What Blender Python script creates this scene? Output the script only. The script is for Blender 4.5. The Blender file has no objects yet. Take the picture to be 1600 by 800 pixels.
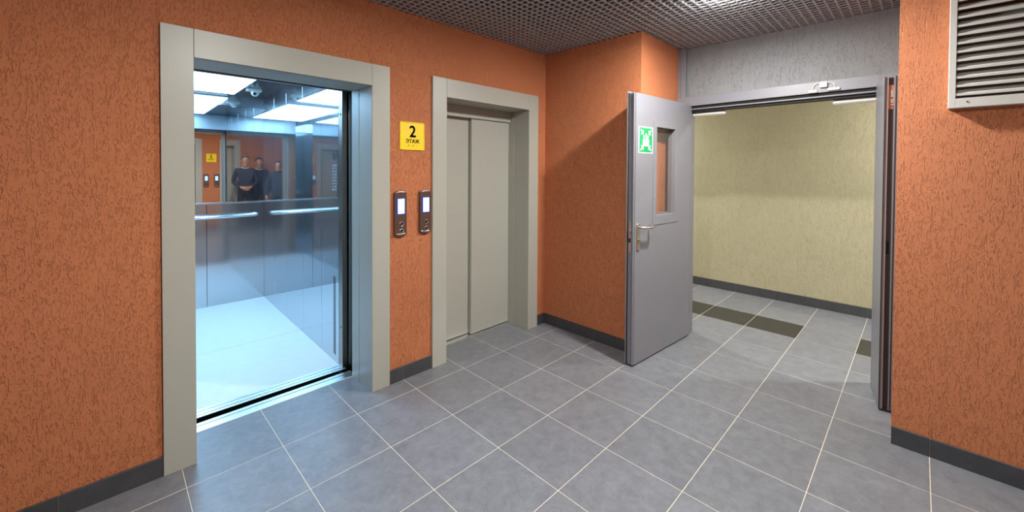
import bpy, bmesh, math, random
from mathutils import Matrix, Vector
random.seed(7)
scene = bpy.context.scene
COL = scene.collection

# ------------------------------------------------------------------ camera
F_PX, CY = 634.125, 274.83
YAW, PITCH, ROLL = 0.783593, -0.016665, 0.005407
CAM = Vector((-1.0449, -1.9412, 1.4649))
_r = Vector((math.cos(YAW), -math.sin(YAW), 0))
_f = Vector((math.sin(YAW)*math.cos(PITCH), math.cos(YAW)*math.cos(PITCH), math.sin(PITCH)))
_u = _r.cross(_f)
_r2 = math.cos(ROLL)*_r + math.sin(ROLL)*_u
_u2 = -math.sin(ROLL)*_r + math.cos(ROLL)*_u
cd = bpy.data.cameras.new('camera')
cam = bpy.data.objects.new('camera', cd); COL.objects.link(cam)
m = Matrix((( _r2.x, _u2.x, -_f.x, CAM.x), (_r2.y, _u2.y, -_f.y, CAM.y), (_r2.z, _u2.z, -_f.z, CAM.z), (0, 0, 0, 1)))
cam.matrix_world = m
cd.sensor_width = 36; cd.lens = F_PX/1600*36
cd.shift_y = -(400-CY)/1600
cd.clip_start = 0.02
scene.camera = cam

# ------------------------------------------------------------------ world, exposure
w = bpy.data.worlds.new('world'); scene.world = w; w.use_nodes = True
w.node_tree.nodes['Background'].inputs[0].default_value = (0.5, 0.55, 0.6, 1)
w.node_tree.nodes['Background'].inputs[1].default_value = 0.0
vs = scene.view_settings
vs.view_transform = 'Standard'; vs.look = 'None'; vs.gamma = 1.0; vs.use_curve_mapping = False
vs.exposure = 0.2

# lamp powers (the lamps themselves are built further down)
P_LOBBY, P_CORRIDOR, P_CAB = 42.0, 44.0, 11.5
C_LOBBY, C_CORRIDOR, C_CAB = (1.0, 0.99, 0.95), (1.0, 0.99, 0.95), (0.34, 0.67, 1.0)

# ------------------------------------------------------------------ dimensions
YW = 0.575            # lift wall
XR = 1.905            # return wall and vent wall
XV = 1.94
XD = 2.60             # door plane
YN, YP = -0.40, -1.855  # niche sides
YO = -3.32            # opposite wall
XL = -3.0             # left end
XC = 4.31             # corridor wall
HC = 2.54             # lattice ceiling
TILE = 0.40

# ------------------------------------------------------------------ materials
def srgb(r, g, b):
    f = lambda c: (c/255/12.92) if c/255 <= 0.04045 else ((c/255+0.055)/1.055)**2.4
    return (f(r), f(g), f(b), 1)

def newmat(name):
    mt = bpy.data.materials.new(name); mt.use_nodes = True
    nt = mt.node_tree
    return mt, nt, nt.nodes['Principled BSDF']

def plain(name, col, rough=0.5, metal=0.0, noise=0.0, scale=40, bump=0.0, emit=None, estr=0):
    mt, nt, b = newmat(name)
    b.inputs['Base Color'].default_value = col
    b.inputs['Roughness'].default_value = rough
    b.inputs['Metallic'].default_value = metal
    if noise or bump:
        g = nt.nodes.new('ShaderNodeNewGeometry')
        n = nt.nodes.new('ShaderNodeTexNoise'); n.inputs['Scale'].default_value = scale; n.inputs['Detail'].default_value = 4
        nt.links.new(g.outputs['Position'], n.inputs['Vector'])
        if noise:
            mx = nt.nodes.new('ShaderNodeMixRGB')
            mx.inputs[1].default_value = tuple(c*(1-noise) for c in col[:3])+(1,)
            mx.inputs[2].default_value = tuple(min(1, c*(1+noise)) for c in col[:3])+(1,)
            nt.links.new(n.outputs['Fac'], mx.inputs[0]); nt.links.new(mx.outputs[0], b.inputs['Base Color'])
        if bump:
            bp = nt.nodes.new('ShaderNodeBump'); bp.inputs['Strength'].default_value = 0.5; bp.inputs['Distance'].default_value = bump
            nt.links.new(n.outputs['Fac'], bp.inputs['Height']); nt.links.new(bp.outputs[0], b.inputs['Normal'])
    if emit:
        b.inputs['Emission Color'].default_value = emit; b.inputs['Emission Strength'].default_value = estr
    return mt

def plaster(name, col, dist=0.004, density=0.5, groove_scale=175, grain=0.55):
    """scratched render: fine grain with short, mostly upright worm grooves"""
    mt, nt, b = newmat(name)
    N = nt.nodes.new; L = nt.links.new
    g = N('ShaderNodeNewGeometry')
    mp = N('ShaderNodeMapping'); mp.inputs['Scale'].default_value = (1, 1, 0.36)
    L(g.outputs['Position'], mp.inputs['Vector'])
    def noise(scale, detail, dist_=0.0, vec=mp.outputs[0], rough=0.5):
        n = N('ShaderNodeTexNoise'); n.inputs['Scale'].default_value = scale; n.inputs['Detail'].default_value = detail
        n.inputs['Distortion'].default_value = dist_; n.inputs['Roughness'].default_value = rough
        L(vec, n.inputs['Vector']); return n.outputs['Fac']
    def rng(v, a0, a1, b0, b1, sm=True):
        r = N('ShaderNodeMapRange')
        if sm: r.interpolation_type = 'SMOOTHSTEP'
        for k_, x in (('From Min', a0), ('From Max', a1), ('To Min', b0), ('To Max', b1)): r.inputs[k_].default_value = x
        L(v, r.inputs['Value']); return r.outputs[0]
    def op(o, x, y):
        q = N('ShaderNodeMath'); q.operation = o
        for i, v in enumerate((x, y)):
            if v is None: continue
            if isinstance(v, (int, float)): q.inputs[i].default_value = v
            else: L(v, q.inputs[i])
        return q.outputs[0]
    # pits: elongated low spots of a stretched noise, in patches
    pit = rng(noise(groove_scale, 2.0, 0.6), 0.36, 0.46, 1.0, 0.0)
    patch = rng(noise(groove_scale*0.22, 2.0), density-0.14, density+0.10, 0.2, 1.0)
    groove = op('MULTIPLY', pit, patch)
    mp2 = N('ShaderNodeMapping'); mp2.inputs['Scale'].default_value = (1, 1, 0.10)
    L(g.outputs['Position'], mp2.inputs['Vector'])
    streak = op('MULTIPLY', rng(noise(groove_scale*0.8, 1.5, 0.2, mp2.outputs[0]), 0.27, 0.34, 1.0, 0.0), 1.0)
    groove = op('MAXIMUM', groove, streak)
    fine = op('MULTIPLY', noise(groove_scale*3.0, 3.0, 0.3, g.outputs['Position']), grain)
    h = op('SUBTRACT', fine, groove)
    bp = N('ShaderNodeBump'); bp.inputs['Strength'].default_value = 0.85; bp.inputs['Distance'].default_value = dist
    L(h, bp.inputs['Height']); L(bp.outputs[0], b.inputs['Normal'])
    n4 = noise(3, 5, 0, g.outputs['Position'])
    mx = N('ShaderNodeMixRGB')
    mx.inputs[1].default_value = tuple(c*0.93 for c in col[:3])+(1,); mx.inputs[2].default_value = tuple(min(1, c*1.07) for c in col[:3])+(1,)
    L(n4, mx.inputs[0]); L(mx.outputs[0], b.inputs['Base Color'])
    b.inputs['Roughness'].default_value = 0.6
    return mt

def stone_tile(name, dark, light, rough=0.42):
    mt, nt, b = newmat(name)
    N = nt.nodes.new; L = nt.links.new
    g = N('ShaderNodeNewGeometry'); oi = N('ShaderNodeObjectInfo')
    ad = N('ShaderNodeVectorMath'); ad.operation = 'ADD'
    cb = N('ShaderNodeCombineXYZ')
    mm = N('ShaderNodeMath'); mm.operation = 'MULTIPLY'; mm.inputs[1].default_value = 9.0
    L(oi.outputs['Random'], mm.inputs[0]); L(mm.outputs[0], cb.inputs[0]); L(mm.outputs[0], cb.inputs[2])
    L(g.outputs['Position'], ad.inputs[0]); L(cb.outputs[0], ad.inputs[1])
    n1 = N('ShaderNodeTexNoise'); n1.inputs['Scale'].default_value = 14; n1.inputs['Detail'].default_value = 10; n1.inputs['Roughness'].default_value = 0.78; n1.inputs['Distortion'].default_value = 0.4
    L(ad.outputs[0], n1.inputs['Vector'])
    mx = N('ShaderNodeMixRGB'); mx.inputs[1].default_value = dark; mx.inputs[2].default_value = light
    r = N('ShaderNodeMapRange'); r.inputs['From Min'].default_value = 0.3; r.inputs['From Max'].default_value = 0.7
    L(n1.outputs['Fac'], r.inputs['Value']); L(r.outputs[0], mx.inputs[0])
    hs = N('ShaderNodeHueSaturation')
    v = N('ShaderNodeMapRange'); v.inputs['To Min'].default_value = 0.94; v.inputs['To Max'].default_value = 1.06
    L(oi.outputs['Random'], v.inputs['Value']); L(v.outputs[0], hs.inputs['Value'])
    L(mx.outputs[0], hs.inputs['Color']); L(hs.outputs[0], b.inputs['Base Color'])
    rr = N('ShaderNodeMapRange'); rr.inputs['To Min'].default_value = rough-0.06; rr.inputs['To Max'].default_value = rough+0.1
    L(n1.outputs['Fac'], rr.inputs['Value']); L(rr.outputs[0], b.inputs['Roughness'])
    bp = N('ShaderNodeBump'); bp.inputs['Strength'].default_value = 0.25; bp.inputs['Distance'].default_value = 0.001
    L(n1.outputs['Fac'], bp.inputs['Height']); L(bp.outputs[0], b.inputs['Normal'])
    return mt

def brushed(name, col, rough, stretch=(60, 60, 1.5), amount=0.05, metal=1.0, haze=0.0):
    mt, nt, b = newmat(name)
    N = nt.nodes.new; L = nt.links.new
    g = N('ShaderNodeNewGeometry')
    mp = N('ShaderNodeMapping'); mp.inputs['Scale'].default_value = stretch
    L(g.outputs['Position'], mp.inputs['Vector'])
    n = N('ShaderNodeTexNoise'); n.inputs['Scale'].default_value = 3; n.inputs['Detail'].default_value = 4
    L(mp.outputs[0], n.inputs['Vector'])
    r = N('ShaderNodeMapRange'); r.inputs['To Min'].default_value = max(0.02, rough-amount); r.inputs['To Max'].default_value = rough+amount
    L(n.outputs['Fac'], r.inputs['Value']); L(r.outputs[0], b.inputs['Roughness'])
    b.inputs['Base Color'].default_value = col; b.inputs['Metallic'].default_value = metal
    if haze:
        h2 = N('ShaderNodeBsdfPrincipled'); h2.inputs['Metallic'].default_value = 1.0; h2.inputs['Base Color'].default_value = col; h2.inputs['Roughness'].default_value = 0.38
        ms = N('ShaderNodeMixShader'); ms.inputs[0].default_value = haze
        L(b.outputs[0], ms.inputs[1]); L(h2.outputs[0], ms.inputs[2]); L(ms.outputs[0], nt.nodes['Material Output'].inputs['Surface'])
    return mt

ORANGE = plaster('orange_render', srgb(204, 124, 80), 0.0062, 0.44)
CREAM = plaster('cream_render', srgb(182, 174, 144), 0.0034, 0.5, 130, 0.8)
GREYR = plaster('grey_render', srgb(136, 138, 140), 0.0034, 0.55, 130, 0.8)
TILE_M = stone_tile('grey_stone_tile', srgb(104, 106, 112), srgb(132, 134, 140), 0.36)
TILE_D = stone_tile('dark_stone_tile', srgb(44, 43, 41), srgb(60, 58, 54))
SKIRT_M = stone_tile('skirting_tile', srgb(58, 59, 63), srgb(74, 75, 79), 0.5)
SKGROUT = plain('grey_grout', srgb(120, 118, 114), 0.85, noise=0.08, scale=60)
GROUT = plain('grout', srgb(226, 214, 196), 0.85, noise=0.08, scale=60)
PORTAL = plain('beige_grey_painted_steel', srgb(174, 173, 162), 0.38, 0.0, noise=0.02, scale=300)
PANELP = plain('lift_door_paint', srgb(174, 173, 162), 0.42, 0.0, noise=0.02, scale=300)
TRANSOM = PANELP
STEEL = brushed('polished_steel', (0.56, 0.59, 0.62, 1), 0.03, amount=0.01, haze=0.13)
HEADST = brushed('satin_header_steel', (0.56, 0.59, 0.62, 1), 0.42)
STEEL_LOW = brushed('brushed_steel', (0.56, 0.59, 0.62, 1), 0.09, amount=0.03, haze=0.15)
STEEL_DK = brushed('dark_ceiling_steel', (0.20, 0.22, 0.25, 1), 0.22)
BRONZE = brushed('bronze_steel', (0.30, 0.26, 0.23, 1), 0.3)
MIRROR = plain('mirror_glass', (0.80, 0.83, 0.86, 1), 0.015, 1.0, noise=0.005)
ALU = brushed('aluminium_sill', (0.80, 0.82, 0.84, 1), 0.3, (2, 60, 60))
CHROME = plain('satin_steel', (0.72, 0.72, 0.72, 1), 0.25, 1.0, noise=0.03, scale=90)
NICKEL = plain('satin_nickel', (0.60, 0.57, 0.52, 1), 0.33, 1.0, noise=0.03, scale=90)
BRASS = plain('brass', (0.62, 0.45, 0.20, 1), 0.35, 1.0, noise=0.05, scale=90)
COPPER = plain('primer_brown', srgb(176, 110, 76), 0.5, noise=0.1, scale=60)
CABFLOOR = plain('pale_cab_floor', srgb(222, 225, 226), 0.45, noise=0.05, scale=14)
DOORP = plain('grey_door_paint', srgb(126, 126, 133), 0.40, noise=0.03, scale=260, bump=0.0002)
DOOREDGE = DOORP
RUBBER = plain('black_rubber', srgb(22, 20, 20), 0.7, noise=0.1)
SEAL = plain('brown_seal', srgb(54, 42, 40), 0.55, noise=0.1)
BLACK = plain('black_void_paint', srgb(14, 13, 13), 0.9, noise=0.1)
CONCRETE = plain('shaft_concrete', srgb(128, 126, 122), 0.9, noise=0.12, scale=12)
GALV = plain('galvanised_steel', (0.42, 0.43, 0.44, 1), 0.5, 0.8, noise=0.08, scale=30)
LATT = plain('lattice_paint', srgb(176, 176, 180), 0.55, noise=0.04)
WHITEP = plain('white_plastic', srgb(232, 230, 220), 0.4, noise=0.02)
VENTP = plain('vent_grey_paint', srgb(206, 204, 198), 0.45, noise=0.02)
VENTS = VENTP
YELLOW = plain('yellow_plastic', srgb(250, 214, 10), 0.4, noise=0.02)
INK = plain('black_ink', srgb(24, 20, 16), 0.5, noise=0.05)
GREEN = plain('sign_green', srgb(18, 150, 84), 0.45, noise=0.02)
SIGNW = plain('sign_white', srgb(240, 242, 238), 0.45, noise=0.02)
PANELB = plain('brown_panel', srgb(98, 74, 64), 0.38, 0.3, noise=0.05, scale=120)
SCREEN = plain('lit_screen', (0.5, 0.8, 1, 1), 0.3, noise=0.02, emit=(0.42, 0.78, 1.0, 1), estr=1.0)
SCREENB = plain('screen_bezel', srgb(40, 44, 150), 0.3, noise=0.05, emit=(0.03, 0.05, 0.5, 1), estr=0.35)
CEILP = plain('white_ceiling_paint', srgb(205, 202, 195), 0.8, noise=0.03)
BACKW = plain('plain_wall_paint', srgb(190, 180, 165), 0.7, noise=0.03)
DIFF_L = plain('lamp_diffuser', (1, 1, 1, 1), 0.4, noise=0.01, emit=C_LOBBY+(1,), estr=190)
DIFF_C = plain('cab_diffuser', (0.9, 0.95, 1, 1), 0.4, noise=0.01, emit=C_CAB+(1,), estr=P_CAB)
glassm, _nt, _b = newmat('door_glass')
_b.inputs['Base Color'].default_value = (0.9, 0.9, 0.9, 1); _b.inputs['Roughness'].default_value = 0.02; _b.inputs['Metallic'].default_value = 0.6
_t = _nt.nodes.new('ShaderNodeBsdfTransparent'); _t.inputs[0].default_value = (0.93, 0.92, 0.90, 1)
_m = _nt.nodes.new('ShaderNodeMixShader'); _m.inputs[0].default_value = 0.06
_nt.links.new(_t.outputs[0], _m.inputs[1]); _nt.links.new(_b.outputs[0], _m.inputs[2])
_nt.links.new(_m.outputs[0], _nt.nodes['Material Output'].inputs['Surface'])

# ------------------------------------------------------------------ helpers
def link(name, mesh, mat=None, parent=None, kind=None):
    o = bpy.data.objects.new(name, mesh); COL.objects.link(o)
    if mat is not None and not mesh.materials:
        mesh.materials.append(mat)
    if parent is not None:
        o.parent = parent
    if kind:
        o['kind'] = kind
    return o

def addbox(bm, a, b, bev=0.0, mi=0):
    a = Vector(a); b = Vector(b)
    lo = Vector((min(a.x, b.x), min(a.y, b.y), min(a.z, b.z))); hi = Vector((max(a.x, b.x), max(a.y, b.y), max(a.z, b.z)))
    r = bmesh.ops.create_cube(bm, size=1.0)
    vs_ = r['verts']
    for v in vs_:
        v.co = Vector((lo[i] + (v.co[i]+0.5)*(hi[i]-lo[i]) for i in range(3)))
    fs = set(f for v in vs_ for f in v.link_faces)
    for f in fs: f.material_index = mi
    if bev:
        es = list(set(e for v in vs_ for e in v.link_edges))
        bmesh.ops.bevel(bm, geom=es, offset=bev, segments=1, affect='EDGES', profile=0.5)

def fin(bm, name, smooth=False):
    me = bpy.data.meshes.new(name)
    bmesh.ops.recalc_face_normals(bm, faces=bm.faces)
    bm.to_mesh(me); bm.free()
    if smooth:
        for p in me.polygons: p.use_smooth = True
    return me

def boxes(name, lst, mat, parent=None, bev=0.0, kind=None):
    bm = bmesh.new()
    for a, b in lst: addbox(bm, a, b, bev)
    return link(name, fin(bm, name), mat, parent, kind)

def box(name, a, b, mat, parent=None, bev=0.0, kind=None):
    return boxes(name, [(a, b)], mat, parent, bev, kind)

def addtube(bm, pts, r, seg=12, cap=True):
    pts = [Vector(p) for p in pts]
    rings = []
    n = len(pts)
    prevx = None
    for i, p in enumerate(pts):
        t = (pts[min(i+1, n-1)] - pts[max(i-1, 0)]).normalized()
        ref = Vector((0, 0, 1)) if abs(t.z) < 0.9 else Vector((1, 0, 0))
        if prevx is None: x = t.cross(ref).normalized()
        else: x = (prevx - t*prevx.dot(t)).normalized()
        prevx = x; y = t.cross(x)
        rr = r[i] if isinstance(r, (list, tuple)) else r
        rings.append([bm.verts.new(p + x*rr*math.cos(2*math.pi*k/seg) + y*rr*math.sin(2*math.pi*k/seg)) for k in range(seg)])
    for i in range(n-1):
        for k in range(seg):
            bm.faces.new((rings[i][k], rings[i][(k+1) % seg], rings[i+1][(k+1) % seg], rings[i+1][k]))
    if cap:
        bm.faces.new(rings[0]); bm.faces.new(rings[-1])

def tube(name, pts, r, mat, parent=None, seg=12):
    bm = bmesh.new(); addtube(bm, pts, r, seg)
    o = link(name, fin(bm, name, True), mat, parent)
    return o

def prism(name, outline, axis_o, ax, ay, an, depth, mat, parent=None, bev=0.0):
    """outline (u,v) points on the plane at axis_o spanned by ax, ay, extruded along an"""
    bm = bmesh.new()
    o0, ax, ay, an = Vector(axis_o), Vector(ax), Vector(ay), Vector(an)
    f = bm.faces.new([bm.verts.new(o0+ax*u+ay*v) for u, v in outline])
    r = bmesh.ops.extrude_face_region(bm, geom=[f])
    bmesh.ops.translate(bm, verts=[v for v in r['geom'] if isinstance(v, bmesh.types.BMVert)], vec=an*depth)
    if bev:
        bmesh.ops.bevel(bm, geom=list(bm.edges), offset=bev, segments=2, affect='EDGES', profile=0.5)
    return link(name, fin(bm, name), mat, parent)

def rrect(w_, h_, r, n=5):
    pts = []
    for cx, cy, a0 in ((w_/2-r, h_/2-r, 0), (-w_/2+r, h_/2-r, 90), (-w_/2+r, -h_/2+r, 180), (w_/2-r, -h_/2+r, 270)):
        for k in range(n+1):
            a = math.radians(a0+90*k/n); pts.append((cx+r*math.cos(a), cy+r*math.sin(a)))
    return pts

def circ(r, n=20, cx=0, cy=0):
    return [(cx+r*math.cos(2*math.pi*k/n), cy+r*math.sin(2*math.pi*k/n)) for k in range(n)]

def empty(name, loc=(0, 0, 0), mw=None, label=None, cat=None, group=None, kind=None):
    o = bpy.data.objects.new(name, None); COL.objects.link(o); o.empty_display_size = 0.1
    if mw is not None: o.matrix_world = mw
    else: o.location = loc
    tag(o, label, cat, group, kind)
    return o

def tag(o, label=None, cat=None, group=None, kind=None):
    if label: o['label'] = label
    if cat: o['category'] = cat
    if group: o['group'] = group
    if kind: o['kind'] = kind
    return o

def frame_mat(origin, xdir):
    x = Vector(xdir).normalized(); z = Vector((0, 0, 1)); y = z.cross(x)
    return Matrix(((x.x, y.x, z.x, origin[0]), (x.y, y.y, z.y, origin[1]), (x.z, y.z, z.z, origin[2]), (0, 0, 0, 1)))

# ------------------------------------------------------------------ floor: grout bed and single tiles
floor = boxes('floor', [((XL, YO-0.27, -0.06), (2.4, 0.857, -0.0010)), ((2.4, -4.2, -0.06), (XC, 3.2, -0.0010))], GROUT, kind='structure')
tag(floor, 'grey stone tile floor of the lift lobby and corridor')
G = 0.0014
tile_cache = {}
def floor_tile(x0, x1, y0, y1, mat):
    if x1-x0 < 0.02 or y1-y0 < 0.02: return
    key = (round(x1-x0, 4), round(y1-y0, 4), mat.name)
    if key not in tile_cache:
        bm = bmesh.new()
        hx, hy = (x1-x0)/2-G, (y1-y0)/2-G
        addbox(bm, (-hx, -hy, -0.008), (hx, hy, 0.0))
        top = [e for e in bm.edges if all(v.co.z > -0.001 for v in e.verts)]
        bmesh.ops.bevel(bm, geom=top, offset=0.0008, segments=1, affect='EDGES')
        me = fin(bm, 'floor_tile'); me.materials.append(mat); tile_cache[key] = me
    o = bpy.data.objects.new('floor_tile', tile_cache[key]); COL.objects.link(o)
    o.parent = floor; o.location = ((x0+x1)/2, (y0+y1)/2, 0)
def grid_cells(lo, hi):
    out = []; k = math.floor(lo/TILE+1e-6)
    while k*TILE < hi-1e-6:
        out.append((max(lo, k*TILE), min(hi, (k+1)*TILE))); k += 1
    return out
for x0, x1 in grid_cells(XL, 2.0):
    for y0, y1 in grid_cells(YO, 0.4)+[(0.4, 0.854)]:      # the last row runs on into the portals
        floor_tile(x0, x1, y0, y1, TILE_M)
    floor_tile(x0, x1, YO-0.225, YO, TILE_M)                # strip running into the opposite portals
for y0, y1 in grid_cells(YP, YN):                           # niche in front of the double door
    floor_tile(2.0, 2.4, y0, y1, TILE_M)
for y0, y1 in grid_cells(-4.0, 3.2):                        # doorway and corridor
    for x0, x1 in grid_cells(2.4, XC-0.002):
        j = round(y0/TILE)
        dark = abs(x0-3.2) < 0.01 and (j+4) % 4 != 0
        floor_tile(x0, x1, y0, y1, TILE_D if dark else TILE_M)

# ------------------------------------------------------------------ walls
ZT = 2.78
LIFTS = ((-0.743, 0.168), (0.757, 1.662))      # portal clear openings
HO = 2.0
s = []
xs = [XL-0.1, LIFTS[0][0]-0.012, LIFTS[0][1]+0.012, LIFTS[1][0]-0.012, LIFTS[1][1]+0.012, XR]
s.append(((xs[0], YW, 0), (xs[1], 0.84, ZT))); s.append(((xs[2], YW, 0), (xs[3], 0.84, ZT))); s.append(((xs[4], YW, 0), (xs[5], 0.84, ZT)))
s.append(((xs[1], YW, HO+0.012), (xs[2], 0.84, ZT))); s.append(((xs[3], YW, HO+0.012), (xs[4], 0.84, ZT)))
tag(boxes('wall_front', s, ORANGE, kind='structure'), 'orange scratched render wall around the two lift portals')
tag(box('wall_corner', (XR, YN, 0), (XD+0.05, 0.84, ZT), ORANGE, kind='structure'), 'orange return wall behind the open grey door')
tag(boxes('wall_right', [((XV, YO-0.1, 0), (XD+0.05, -2.612, ZT)), ((XV, -2.064, 0), (XD+0.05, YP, ZT)), ((XV, -2.612, 0), (XD+0.05, -2.064, 1.822)), ((XV, -2.612, 2.388), (XD+0.05, -2.064, ZT))], ORANGE, kind='structure'), 'orange wall carrying the louvred vent')
tag(boxes('wall_header', [((XD+0.03, YP, 2.09), (XD+0.15, YN, ZT))], GREYR, kind='structure'), 'grey rendered wall strip above the double door')
tag(boxes('wall_partition', [((XD+0.05, -4.2, 0), (XD+0.15, YP+0.02, ZT)), ((XD+0.05, YN-0.02, 0), (XD+0.15, 3.2, ZT))], CREAM, kind='structure'), 'corridor side of the wall holding the double door')
tag(box('wall_corridor', (XC, -4.2, 0), (XC+0.1, 3.2, ZT), CREAM, kind='structure'), 'cream rendered corridor wall beyond the double door')
box('wall_corridor_end', (XD+0.15, 3.2, 0), (XC+0.1, 3.3, ZT), CREAM, kind='structure')
box('wall_corridor_far', (XD+0.15, -4.3, 0), (XC+0.1, -4.2, ZT), CREAM, kind='structure')
tag(box('wall_left', (XL-0.1, YO-0.1, 0), (XL, YW, ZT), ORANGE, kind='structure'), 'orange wall closing the lobby')
# opposite wall with two lift openings
OPP = LIFTS
s = [((XL-0.1, YO-0.26, 0), (OPP[0][0]-0.012, YO, ZT)), ((OPP[0][1]+0.012, YO-0.26, 0), (OPP[1][0]-0.012, YO, ZT)), ((OPP[1][1]+0.012, YO-0.26, 0), (XV, YO, ZT))]
for a, b in OPP: s.append(((a-0.012, YO-0.26, HO+0.012), (b+0.012, YO, ZT)))
tag(boxes('wall_opposite', s, ORANGE, kind='structure'), 'orange wall facing the open lift')
# shaft walls close the building behind the lifts
boxes('wall_shaft', [((XL, 0.84, -0.3), (-1.02, 3.6, ZT)), ((0.34, 1.3, -0.3), (XR, 3.6, ZT)), ((-1.02, 3.5, -0.3), (0.34, 3.6, ZT)), ((-1.02, 0.84, 2.5), (0.34, 3.5, ZT)), ((-1.02, 0.857, -0.3), (0.34, 3.5, -0.25))], CONCRETE, kind='structure')

# ceiling: black soffit above an open-cell lattice
ceil = boxes('ceiling', [((XL-0.1, YO-0.1, ZT), (XD+0.05, 0.84, ZT+0.06))], BLACK, kind='structure')
tag(ceil, 'open cell grey lattice ceiling under a black void')
bm = bmesh.new()
P, BW, BH = 0.05, 0.011, 0.011
k = math.ceil((XL+0.01)/P)
while k*P < XD+0.02:
    x = k*P
    if x < XR-0.005: addbox(bm, (x-BW/2, YO, HC), (x+BW/2, YW, HC+BH))
    else: addbox(bm, (x-BW/2, YP, HC), (x+BW/2, YN, HC+BH))
    k += 1
k = math.ceil((YO+0.01)/P)
while k*P < YW-0.005:
    y = k*P
    x1 = (XD+0.03) if YP < y < YN else (XR if y >= YN else XV)
    addbox(bm, (XL, y-BW/2, HC+0.0005), (x1, y+BW/2, HC+BH-0.0005))
    k += 1
link('lattice', fin(bm, 'lattice'), LATT, ceil, 'stuff')
tag(box('ceiling_corridor', (XD+0.15, -4.2, 2.62), (XC, 3.2, 2.68), CEILP, kind='structure'), 'plain white corridor ceiling')

# ------------------------------------------------------------------ baseboards of single tiles
def skirting(name, axis, pos, lo, hi, out, top=0.093, label=None, z0=-0.004):
    """axis 'x' runs along X on a wall at Y=pos, 'y' along Y at X=pos; out = direction into the room"""
    t = 0.011
    if axis == 'x': r = box(name, (lo, pos, z0), (hi, pos+out*(t-0.002), top-0.002), SKGROUT, kind='structure')
    else: r = box(name, (pos, lo, z0), (pos+out*(t-0.002), hi, top-0.002), SKGROUT, kind='structure')
    if label: r['label'] = label
    for a, b in grid_cells(lo, hi):
        if b-a < 0.012: continue
        if axis == 'x': box('skirting_tile', (a+0.0012, pos, 0.0005), (b-0.0012, pos+out*t, top), SKIRT_M, r, 0.001)
        else: box('skirting_tile', (pos, a+0.0012, 0.0005), (pos+out*t, b-0.0012, top), SKIRT_M, r, 0.001)
skirting('baseboard_left', 'x', YW, XL, -0.870, -1, label='dark tile skirting under the orange wall')
skirting('baseboard_middle', 'x', YW, 0.289, 0.631, -1, label='dark tile skirting between the two lift portals')
skirting('baseboard_front', 'x', YW, 1.789, XR, -1, label='short dark tile skirting beside the closed lift')
skirting('baseboard_corner', 'y', XR, YN+0.0, YW-0.011, -1, label='dark tile skirting along the return wall')
skirting('baseboard_right', 'y', XV, YO, YP, -1, label='dark tile skirting under the vent wall')
skirting('baseboard_niche', 'x', YN, XR, XD, -1)
skirting('baseboard_corridor', 'y', XC, -4.2, 3.2, -1, 0.1, label='dark tile skirting along the cream corridor wall')
skirting('baseboard_opposite', 'x', YO, 0.289, 0.631, 1)
skirting('baseboard_opposite_left', 'x', YO, XL, -0.870, 1)

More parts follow.
